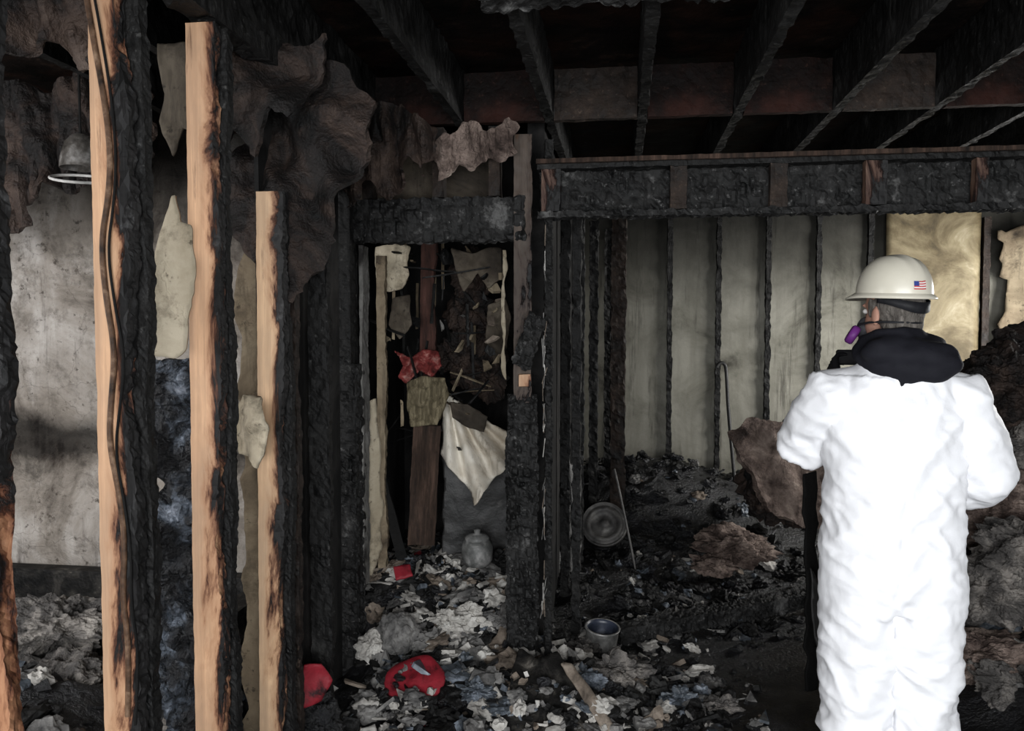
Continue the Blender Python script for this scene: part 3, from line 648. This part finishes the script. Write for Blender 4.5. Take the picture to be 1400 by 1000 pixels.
pt = empty('metal_pot', ground(.43, 3.80, 0.01), A); pt.rotation_euler = (0.12, 0.08, 0)
lathe('bowl', [(0,0),(0.055,0),(0.075,0.03),(0.08,0.11),(0.086,0.115),(0.086,0.120),(0.076,0.120),(0.072,0.10),(0.068,0.03),(0.05,0.012),(0,0.012)], 'pot', parent=pt, mats=['pot','blue'], matf=lambda k: 1 if k >= 6 else 0)
dr = empty('fallen_drum_lid', cam_to_room(.62, 5.3, .29), 0); dr.rotation_euler = (1.0, 0.2, A-0.3)
lathe('disc', [(0,0.02),(0.03,0.02),(0.035,0.0),(0.09,0.0),(0.095,0.015),(0.12,0.015),(0.125,0),(0.145,0.0),(0.15,0.02),(0.155,0.0),(0.155,-0.03),(0,-0.03)], 'metal', parent=dr)
sheet('leaning_metal_panel', [(.23,.72),(.36,.76),(.44,.74),(.42,.12),(.27,.12)], 4.85, 'dmetal', kx=0.8, kz=0.3, amp=0.015, ragged=0.006, seed=30)
curve('bent_pipe', [cam_to_room(1.62,6.3,1.30), cam_to_room(1.64,6.3,1.34), cam_to_room(1.69,6.3,1.33), cam_to_room(1.70,6.3,1.24), cam_to_room(1.72,6.3,0.9), cam_to_room(1.76,6.2,0.30)], 0.014, 'dmetal')
curve('bent_pipe', [cam_to_room(.38,4.6,.10), cam_to_room(.36,4.7,.5), cam_to_room(.34,4.8,.85)], 0.008, 'dmetal')
curve('bent_pipe', [cam_to_room(.66,5.1,.70), cam_to_room(.70,5.0,.5), cam_to_room(.78,4.9,.05)], 0.007, 'metal')
sheet('burnt_insulation_batt', [(1.43,.92),(1.55,1.0),(1.72,.98),(1.90,1.0),(2.05,.95),(2.05,.35),(1.86,.33),(1.66,.42),(1.58,.60)], 5.15, 'insul_pink', kz=0.35, amp=0.09, freq=2.0, thick=0.05, ragged=0.015, seed=31, ridge=0.03)
lump('burnt_insulation_batt', cam_to_room(1.86,5.4,.60), (0.28,0.2,0.34), 'insul_brown', seed=8, rough=0.4)
lump('pink_insulation_heap', cam_to_room(1.38,4.85,.26), (0.22,0.17,0.10), 'insul_pink', seed=9, rough=0.5)
lump('pink_insulation_heap', cam_to_room(1.22,4.75,.18), (0.14,0.12,0.06), 'insul_pink', seed=10, rough=0.5)
timber('fallen_joist', (1.35, 0.09, 0.09), (cam_to_room(.52,3.85,0)+cam_to_room(1.75,4.35,0))/2+Vector((0,0,0.12)), 'char_ash', rot=(0.1,-0.02,A+0.386), res=0.010, amp=0.010, ally=0.012, cell=0.03, seed=160)
sheet('leaning_black_board', [(1.23,.99),(1.29,1.0),(1.31,.05),(1.26,.05)], 3.35, 'soot', kx=0.3, amp=0.01, ragged=0.01, seed=33)
sheet('leaning_black_board', [(1.24,.62),(1.34,.40),(1.32,.05),(1.24,.05)], 3.2, 'dmetal', kz=0.3, amp=0.01, ragged=0.01, seed=34)
# grey bundles at the right
for k, (x, d, z, sx, sz, mt) in enumerate([(2.55,4.1,1.28,.26,.20,'insul_brown'),(2.75,4.2,0.98,.30,.2,'insul_grey'),(2.40,3.9,.72,.24,.18,'insul_pink'),(2.15,3.55,.42,.2,.14,'insul_grey'),(1.98,3.3,.22,.18,.10,'insul_pink'),(2.3,3.5,.60,.2,.15,'insul_grey'),(2.05,3.15,.16,.16,.12,'insul_grey'),(2.9,4.3,1.40,.25,.2,'insul_brown')]):
    lump('burnt_insulation_bundle', cam_to_room(x, d, z), (sx, sx*0.85, sz), mt, seed=70+k, rough=0.5)
for k, (x, d, dz, r, mt) in enumerate([(.30,3.3,.03,.06,'ashb'),(.44,3.38,.03,.09,'insul_grey'),(.20,3.5,.03,.05,'ashw'),(-.15,3.15,.03,.05,'ashb'),(.70,3.22,.02,.06,'ashb'),(.86,3.2,.02,.05,'insul_grey'),(-.30,3.6,.04,.05,'ashw'),(.62,3.6,.02,.04,'insul_blue'),(.33,3.72,.02,.06,'insul_grey')]):
    lump('ash_clump', ground(x, d, dz), (r*1.3, r, r*0.7), mt, seed=90+k, rough=0.8)

# ------------------------------------------------------------------ left room
tub = empty('bathtub')
def tubring(x0,x1,y0,y1,z,r=0.1,n=6):
    out = []
    for cx, cy, a0 in ((x1-r,y1-r,0),(x0+r,y1-r,90),(x0+r,y0+r,180),(x1-r,y0+r,270)):
        for k in range(n+1):
            a = math.radians(a0+90*k/n); out.append((cx+r*math.cos(a), cy+r*math.sin(a), z))
    return out
rings = [tubring(-3.3,-1.6,2.85,3.58,0),tubring(-3.3,-1.6,2.85,3.58,0.38),tubring(-3.32,-1.58,2.83,3.60,0.39),tubring(-3.32,-1.58,2.83,3.60,0.42),tubring(-3.22,-1.68,2.93,3.52,0.42),tubring(-3.18,-1.75,2.98,3.48,0.10)]
vs = [p for r in rings for p in r]; n = len(rings[0]); fs = []
for k in range(len(rings)-1):
    for i in range(n): fs.append((k*n+i, k*n+(i+1) % n, (k+1)*n+(i+1) % n, (k+1)*n+i))
fs.append(tuple(range((len(rings)-1)*n, len(rings)*n)))
new_obj('tub_shell', vs, fs, ['tile'], smooth=False, parent=tub)
lf = empty('pendant_light', cam_to_room(-1.66, 3.10, 2.22), 0); lf.scale = (0.8,0.8,0.8)
lathe('shade', [(0.03,0.16),(0.045,0.15),(0.07,0.12),(0.09,0.05),(0.095,0.0),(0.09,0.0),(0.05,0.12)], 'rusty', parent=lf)
lathe('ring', [(0.135+0.007*math.cos(t), -0.05+0.007*math.sin(t)) for t in [k*math.pi/4 for k in range(9)]], 'wh', parent=lf, rot=(0.25,0.15,0))
curve('cord', [(0,0,0.15),(0,0,0.45)], 0.006, 'soot', parent=lf)
sheet('burnt_insulation_batt', [(-2.3,2.6),(-1.5,2.6),(-1.45,2.3),(-1.58,2.26),(-1.7,2.32),(-1.82,2.16),(-1.9,2.2),(-2.05,2.0),(-2.3,2.1)], 3.3, 'insul_brown', amp=0.10, freq=4, thick=0.015, ragged=0.03, seed=41, drape=True)
sheet('burnt_insulation_batt', [(-1.5,2.6),(-1.0,2.6),(-0.95,2.42),(-1.1,2.3),(-1.2,2.36),(-1.5,2.25)], 2.1, 'insul_brown', amp=0.10, freq=4, thick=0.015, ragged=0.03, seed=42, drape=True)
for k, (x, d, z, r) in enumerate([(-1.55,2.7,.35,.18),(-1.25,2.6,.30,.14),(-1.7,2.9,.5,.15)]):
    lump('burnt_insulation_bundle', cam_to_room(x, d, z), (r*1.3, r, r*0.7), 'insul_grey', seed=110+k, rough=0.55)

# ------------------------------------------------------------------ PERSON
PL = (0.92, 2.85, 0.0)
root = empty('inspector_in_white_coverall', PL, A-math.radians(14))
def tube(V, F, pts, seg=20):
    base = len(V); n = len(pts)
    for i, (c, rx, ry) in enumerate(pts):
        c = Vector(c)
        t = (Vector(pts[min(i+1, n-1)][0])-Vector(pts[max(i-1, 0)][0])).normalized()
        x = Vector((1,0,0)); x = (x-t*x.dot(t))
        if x.length < 0.2: x = Vector((0,1,0))-t*t.y
        x.normalize(); y = t.cross(x)
        for k in range(seg):
            a = 2*math.pi*k/seg; V.append(c+x*rx*math.cos(a)+y*ry*math.sin(a))
    for i in range(n-1):
        for k in range(seg):
            j = (k+1) % seg; F.append((base+i*seg+k, base+i*seg+j, base+(i+1)*seg+j, base+(i+1)*seg+k))
    F.append(tuple(base+k for k in reversed(range(seg)))); F.append(tuple(base+(n-1)*seg+k for k in range(seg)))
def ell(V, F, c, r, R=None):
    b = len(V)
    for v in ICO[3][0]:
        w = Vector((v.x*r[0], v.y*r[1], v.z*r[2]))
        if R: w = R@w
        V.append(Vector(c)+w)
    F += [tuple(i+b for i in f) for f in ICO[3][1]]
def fused(name, V, F, mat, vox, parent, smooth_it=6, disp=None):
    o = new_obj(name+'_src', V, F, [mat])
    m = o.modifiers.new('r', 'REMESH'); m.mode = 'VOXEL'; m.voxel_size = vox
    if smooth_it:
        m2 = o.modifiers.new('s', 'SMOOTH'); m2.iterations = smooth_it; m2.factor = 0.5
    dg = bpy.context.evaluated_depsgraph_get(); dg.update()
    me = bpy.data.meshes.new_from_object(o.evaluated_get(dg)); me.name = name
    bpy.data.objects.remove(o)
    if disp:
        ns = [v.normal.copy() for v in me.vertices]
        for v, n in zip(me.vertices, ns): v.co = v.co + n*disp(v.co)
    for p in me.polygons: p.use_smooth = True
    if not me.materials: me.materials.append(M[mat])
    ob = bpy.data.objects.new(name, me); scene.collection.objects.link(ob); ob.parent = parent
    return ob
V = []; F = []
tube(V, F, [((0,0.0,0.66),0.195,0.15),((0,0,0.80),0.215,0.165),((0,0,0.98),0.208,0.16),((0,0,1.12),0.210,0.155),((0,-0.005,1.26),0.218,0.15),((0,-0.01,1.36),0.208,0.135),((0,-0.01,1.43),0.165,0.118),((0,0,1.50),0.10,0.09),((0,0.01,1.57),0.075,0.08)], 28)
tube(V, F, [((0,0.0,0.78),0.14,0.150),((0,0.0,0.64),0.08,0.095),((0,0,0.50),0.055,0.060),((0,0,0.36),0.045,0.045)], 24)
for sx in (-1, 1):
    tube(V, F, [((0.088*sx,0,0.84),0.125,0.15),((0.092*sx,0.0,0.62),0.122,0.138),((0.093*sx,0.01,0.46),0.116,0.125),((0.094*sx,0.0,0.30),0.106,0.116),((0.100*sx,-0.01,0.16),0.095,0.10),((0.105*sx,-0.005,0.07),0.075,0.085)], 22)
SL, EL_, WL = Vector((-0.185,0,1.375)), Vector((-0.278,0.10,1.19)), Vector((-0.14,0.33,1.38))
tube(V, F, [((-0.10,0,1.40),0.08,0.08),(SL,0.094,0.10),(SL.lerp(EL_,.5),0.090,0.095),(EL_,0.080,0.086),(EL_.lerp(WL,.25),0.075,0.08),(EL_.lerp(WL,.7),0.06,0.062),(WL,0.045,0.045)])
SR, ER, WR = Vector((0.185,0,1.375)), Vector((0.300,0.03,1.11)), Vector((0.15,0.27,0.98))
tube(V, F, [((0.10,0,1.40),0.08,0.08),(SR,0.094,0.10),(SR.lerp(ER,.5),0.090,0.095),(ER,0.084,0.09),(ER.lerp(WR,.25),0.080,0.084),(ER.lerp(WR,.7),0.064,0.066),(WR,0.045,0.045)])
def wrk(p):
    a = noise.noise(Vector((p.x*5, p.y*5, p.z*11)))*0.010
    b = (0.5-abs(noise.noise(Vector((p.x*9+3, p.y*9, p.z*16+p.x*12)))))*0.018
    c = (0.5-abs(noise.noise(Vector((p.x*4+9, p.y*4, p.z*6-p.x*9)))))*0.028
    d = (0.5-abs(noise.noise(Vector((p.x*16+9, p.y*16, p.z*30)))))*0.006
    k = 1.0 if p.z < 1.44 else 0.4
    r = -0.008*max(0, 1-abs(p.x-0.01*math.sin(p.z*7))/0.010) if p.y < 0 else 0
    if p.z < 0.5: k *= 1.3
    return (a+b+c+d+r)*k
fused('coverall', V, F, 'suit', 0.0085, root, 6, wrk)
for sx in (-1, 1):
    V = []; F = []
    tube(V, F, [((0.105*sx,-0.02,0.16),0.055,0.06),((0.105*sx,-0.02,0.09),0.052,0.062),((0.105*sx,-0.01,0.05),0.05,0.075)])
    tube(V, F, [((0.105*sx,-0.10,0.045),0.042,0.04),((0.105*sx,0,0.05),0.05,0.045),((0.110*sx,0.10,0.045),0.054,0.042),((0.112*sx,0.18,0.035),0.045,0.03)])
    fused('boot_%s' % ('l' if sx < 0 else 'r'), V, F, 'glove', 0.008, root, 4)
def hand(name, wrist, fwd, palm_n, side, curl):
    f = Vector(fwd).normalized(); n = Vector(palm_n); n = (n-f*n.dot(f)).normalized(); s_ = f.cross(n)*side
    V = []; F = []; w = Vector(wrist)
    def P(a, b, c): return w+f*a+s_*b+n*c
    tube(V, F, [(P(-0.03,0,0),0.03,0.026),(P(0.01,0,0),0.031,0.024)])
    for b in (-0.03,-0.01,0.01,0.03):
        tube(V, F, [(P(0.0,b*0.6,0),0.016,0.016),(P(0.045,b*0.9,0),0.017,0.016),(P(0.09,b,0),0.013,0.013)], 10)
    for b, L in ((-0.032,0.062),(-0.011,0.078),(0.011,0.084),(0.032,0.074)):
        p = [P(0.085,b,0)]; ang = 0.0; cur = p[0]
        for sgm, k in ((0.42,curl),(0.32,curl*1.1),(0.26,curl*0.8)):
            ang += k; cur = cur+(f*math.cos(ang)+n*math.sin(ang))*L*sgm; p.append(cur)
        tube(V, F, [(p[0],0.0105,0.0105),(p[1],0.010,0.010),(p[2],0.009,0.009),(p[3],0.007,0.007)], 10)
    tube(V, F, [(P(0.02,0.025,0.0),0.015,0.015),(P(0.05,0.052,0.018),0.013,0.013),(P(0.078,0.060,0.038),0.010,0.010),(P(0.098,0.055,0.05),0.008,0.008)], 10)
    return fused(name, V, F, 'glove', 0.0035, root, 3)
hand('hand_l', WL+Vector((0.005,0.03,0.020)), (-0.05,0.6,0.7), (0.8,0.1,-0.1), 1, 0.6)
hand('hand_r', WR+Vector((-0.03,0.03,-0.005)), (-0.85,0.5,0.05), (0,0,1), -1, 0.45)
cam_ob = boxgrid(0.10, 0.03, 0.06, 0.02); me = bpy.data.meshes.new('held_camera'); cam_ob.to_mesh(me); cam_ob.free()
me.materials.append(M['glove']); co = bpy.data.objects.new('held_camera', me); scene.collection.objects.link(co); co.parent = root
co.location = WL+Vector((0.065,0.10,0.11)); bv = co.modifiers.new('b','BEVEL'); bv.width = 0.006
# hood bunched round the neck
V = []; F = []
tube(V, F, [((0.0,0.0,1.43),0.13,0.12),((0.0,-0.01,1.53),0.105,0.105),((-0.005,0.0,1.59),0.085,0.092)], 24)
for a0 in range(0, 360, 15):
    a = math.radians(a0); back = max(0, -math.sin(a))
    ell(V, F, (0.098*math.cos(a)+0.012, 0.09*math.sin(a)-0.015, 1.53-0.02*back+0.02*math.sin(a)), (0.045,0.045,0.050+0.02*back))
ell(V, F, (0.065,-0.10,1.50), (0.115,0.060,0.07), Matrix.Rotation(0.15,3,'Y'))
ell(V, F, (-0.035,-0.09,1.525), (0.09,0.055,0.055))
fused('hood', V, F, 'hood', 0.008, root, 6, lambda p: 0.010*noise.noise(Vector((p.x*14,p.y*14,p.z*30)))+0.014*(0.5-abs(noise.noise(Vector((p.x*8+p.z*10,p.y*8,p.z*14))))))
# head
hc = empty('head', (-0.005, 0.035, 1.655), math.radians(36)); hc.parent = root
V = []; F = []
ell(V, F, (0,-0.005,0.035), (0.076,0.096,0.085))
ell(V, F, (0,0.035,-0.035), (0.058,0.062,0.075))
ell(V, F, (0,0.05,-0.085), (0.036,0.036,0.030))
tube(V, F, [((0,0.075,0.025),0.010,0.010),((0,0.095,-0.005),0.012,0.012),((0,0.108,-0.022),0.015,0.013),((0,0.098,-0.032),0.012,0.010)], 10)
tube(V, F, [((0,-0.02,-0.02),0.058,0.062),((0,-0.025,-0.09),0.056,0.060),((0,-0.03,-0.17),0.062,0.066)])
ell(V, F, (0,0.088,-0.055), (0.022,0.012,0.006)); ell(V, F, (0,0.086,-0.064), (0.020,0.012,0.006))
for sx in (-1,1):
    ell(V, F, (0.080*sx,-0.005,-0.012), (0.010,0.020,0.032), Matrix.Rotation(0.3*sx,3,'Z'))
    ell(V, F, (0.03*sx,0.08,0.028), (0.02,0.012,0.008))
fused('face', V, F, 'skin', 0.0045, hc, 3)
for sx in (-1,1):
    V = []; F = []; ell(V, F, (0.031*sx,0.083,0.008), (0.011,0.011,0.009)); new_obj('eye_%s' % ('l' if sx<0 else 'r'), V, F, ['eye'], smooth=True, parent=hc)
V = []; F = []
ell(V, F, (0,-0.026,0.02), (0.083,0.088,0.085)); ell(V, F, (0,-0.042,-0.045), (0.072,0.060,0.065))
for sx in (-1,1): ell(V, F, (0.074*sx,0.022,0.02), (0.008,0.012,0.035))
fused('hair', V, F, 'hair', 0.006, hc, 2, lambda p: 0.006*noise.noise(Vector((p.x*90,p.y*90,p.z*25))))
V = []; F = []
ell(V, F, (0,0.10,-0.055), (0.045,0.038,0.048)); tube(V, F, [((0,0.12,-0.06),0.02,0.02),((0,0.15,-0.065),0.018,0.018)])
fused('respirator_mask', V, F, 'mask', 0.005, hc, 3)
for sx in (-1,1):
    lathe('cartridge_%s' % ('l' if sx<0 else 'r'), [(0,-0.012),(0.030,-0.012),(0.034,-0.006),(0.034,0.010),(0.028,0.016),(0,0.016)], 'purple', loc=(0.064*sx,0.108,-0.075), rot=(math.radians(-60),0,math.radians(-50*sx)), parent=hc)
curve('respirator_strap', [(0.06,0.09,-0.04),(0.088,0.02,-0.03),(0.082,-0.06,-0.03),(0,-0.112,-0.035),(-0.082,-0.06,-0.03),(-0.088,0.02,-0.03),(-0.06,0.09,-0.04)], 0.004, 'glove', parent=hc)
# helmet
hm = empty('hard_hat', (0,-0.005,0.060), 0); hm.parent = hc; hm.rotation_euler = (math.radians(3), 0, 0)
vs = []; fs = []; seg = 64
N = 18
def dome(a, t):
    c = max(math.cos(t), 0)**0.8; rx, ry = 0.112, 0.128
    x = rx*c*math.cos(a); y = ry*c*math.sin(a); z = 0.008+0.128*math.sin(t)
    ridge = 0.004*max(0, 1-abs(x)/0.014)*(1 if z > 0.07 else z/0.07) + 0.0025*max(0, 1-abs(abs(x)-0.04)/0.01)*(1 if z > 0.07 else 0)
    return Vector((x, y, z+ridge))
for i in range(N+1):
    for k in range(seg): vs.append(dome(2*math.pi*k/seg, i/N*math.pi/2))
for i in range(N):
    for k in range(seg):
        j = (k+1) % seg; fs.append((i*seg+k, i*seg+j, (i+1)*seg+j, (i+1)*seg+k))
b = len(vs)
for (gr, dz) in ((0.0,0.0),(0.5,-0.006),(1.0,-0.012),(1.0,-0.018),(0.0,-0.008)):
    for k in range(seg):
        a = 2*math.pi*k/seg; base = dome(a, 0); front = max(0, math.sin(a))**2
        ext = (0.013+0.030*front)*gr
        r = Vector((math.cos(a), math.sin(a), 0)); vs.append(base+r*ext+Vector((0,0,dz-0.012*front*gr)))
for i in range(4):
    for k in range(seg):
        j = (k+1) % seg; fs.append((b+i*seg+j, b+i*seg+k, b+(i+1)*seg+k, b+(i+1)*seg+j))
new_obj('shell', vs, fs, ['helmet'], smooth=True, parent=hm)
vs = []; fs = []; n = 40
for k in range(n+1):
    a = math.pi*(1+k/n); dip = 0.040*math.sin(math.pi*k/n)**2
    for z in (-0.006, -0.026-dip*0.45) :
        vs.append((0.091*math.cos(a), -0.018+0.101*math.sin(a), z-dip*0.35))
for k in range(n): fs.append((2*k, 2*k+2, 2*k+3, 2*k+1))
so = new_obj('suspension_band', vs, fs, ['glove'], smooth=True, parent=hm); md = so.modifiers.new('t','SOLIDIFY'); md.thickness = 0.003
fv = []; ff = []; fmi = []; a0 = math.radians(-112); t0 = 0.10
nx, nz = 10, 7
for j in range(nz+1):
    for i in range(nx+1):
        p = dome(a0+ i/nx*0.38, t0+ j/nz*0.22); c = Vector((p.x, p.y, 0)).normalized()
        fv.append(p+c*0.0015+Vector((0,0,0.0006)))
for j in range(nz):
    for i in range(nx):
        ff.append((j*(nx+1)+i, j*(nx+1)+i+1, (j+1)*(nx+1)+i+1, (j+1)*(nx+1)+i))
        fmi.append(2 if (i < 4 and j >= 3) else (0 if j % 2 == 0 else 1))
new_obj('flag_sticker', fv, ff, ['flagred','flagwhite','flagblue'], fmi, parent=hm)

# ------------------------------------------------------------------ lights
def area(name, loc, target, sx, sy, power, col):
    l = bpy.data.lights.new(name, 'AREA'); l.shape = 'RECTANGLE'; l.size = sx; l.size_y = sy; l.energy = power; l.color = col
    o = bpy.data.objects.new(name, l); scene.collection.objects.link(o); o.location = loc
    o.rotation_euler = (Vector(target)-Vector(loc)).to_track_quat('-Z', 'Y').to_euler(); return o
area('daylight_front_opening', (0.4,-1.95,1.45), (0.3,4,0.9), 4.2, 1.9, 285, (0.965,0.985,1.0))
area('daylight_back_window', (3.75,5.7,1.6), (0.8,6.6,1.1), 1.5, 1.15, 190, (1.0,0.99,0.96))
area('left_room_fill', (-3.2,1.2,1.7), (-2.4,3.5,1.2), 1.0, 1.0, 62, (0.97,0.98,1.0))  # added fill to brighten the left room; wall_left has no opening
w = bpy.data.worlds.new('World'); scene.world = w; w.use_nodes = True
w.node_tree.nodes['Background'].inputs[0].default_value = (0.8,0.88,1,1); w.node_tree.nodes['Background'].inputs[1].default_value = 1.0

# ------------------------------------------------------------------ camera
cd = bpy.data.cameras.new('camera'); cd.lens = 28.0; cd.sensor_width = 36
cam = bpy.data.objects.new('camera', cd); scene.collection.objects.link(cam)
cam.location = (0,0,1.6); cam.rotation_euler = (math.radians(90-2.6), 0, A)
cd.clip_start = 0.02
scene.camera = cam
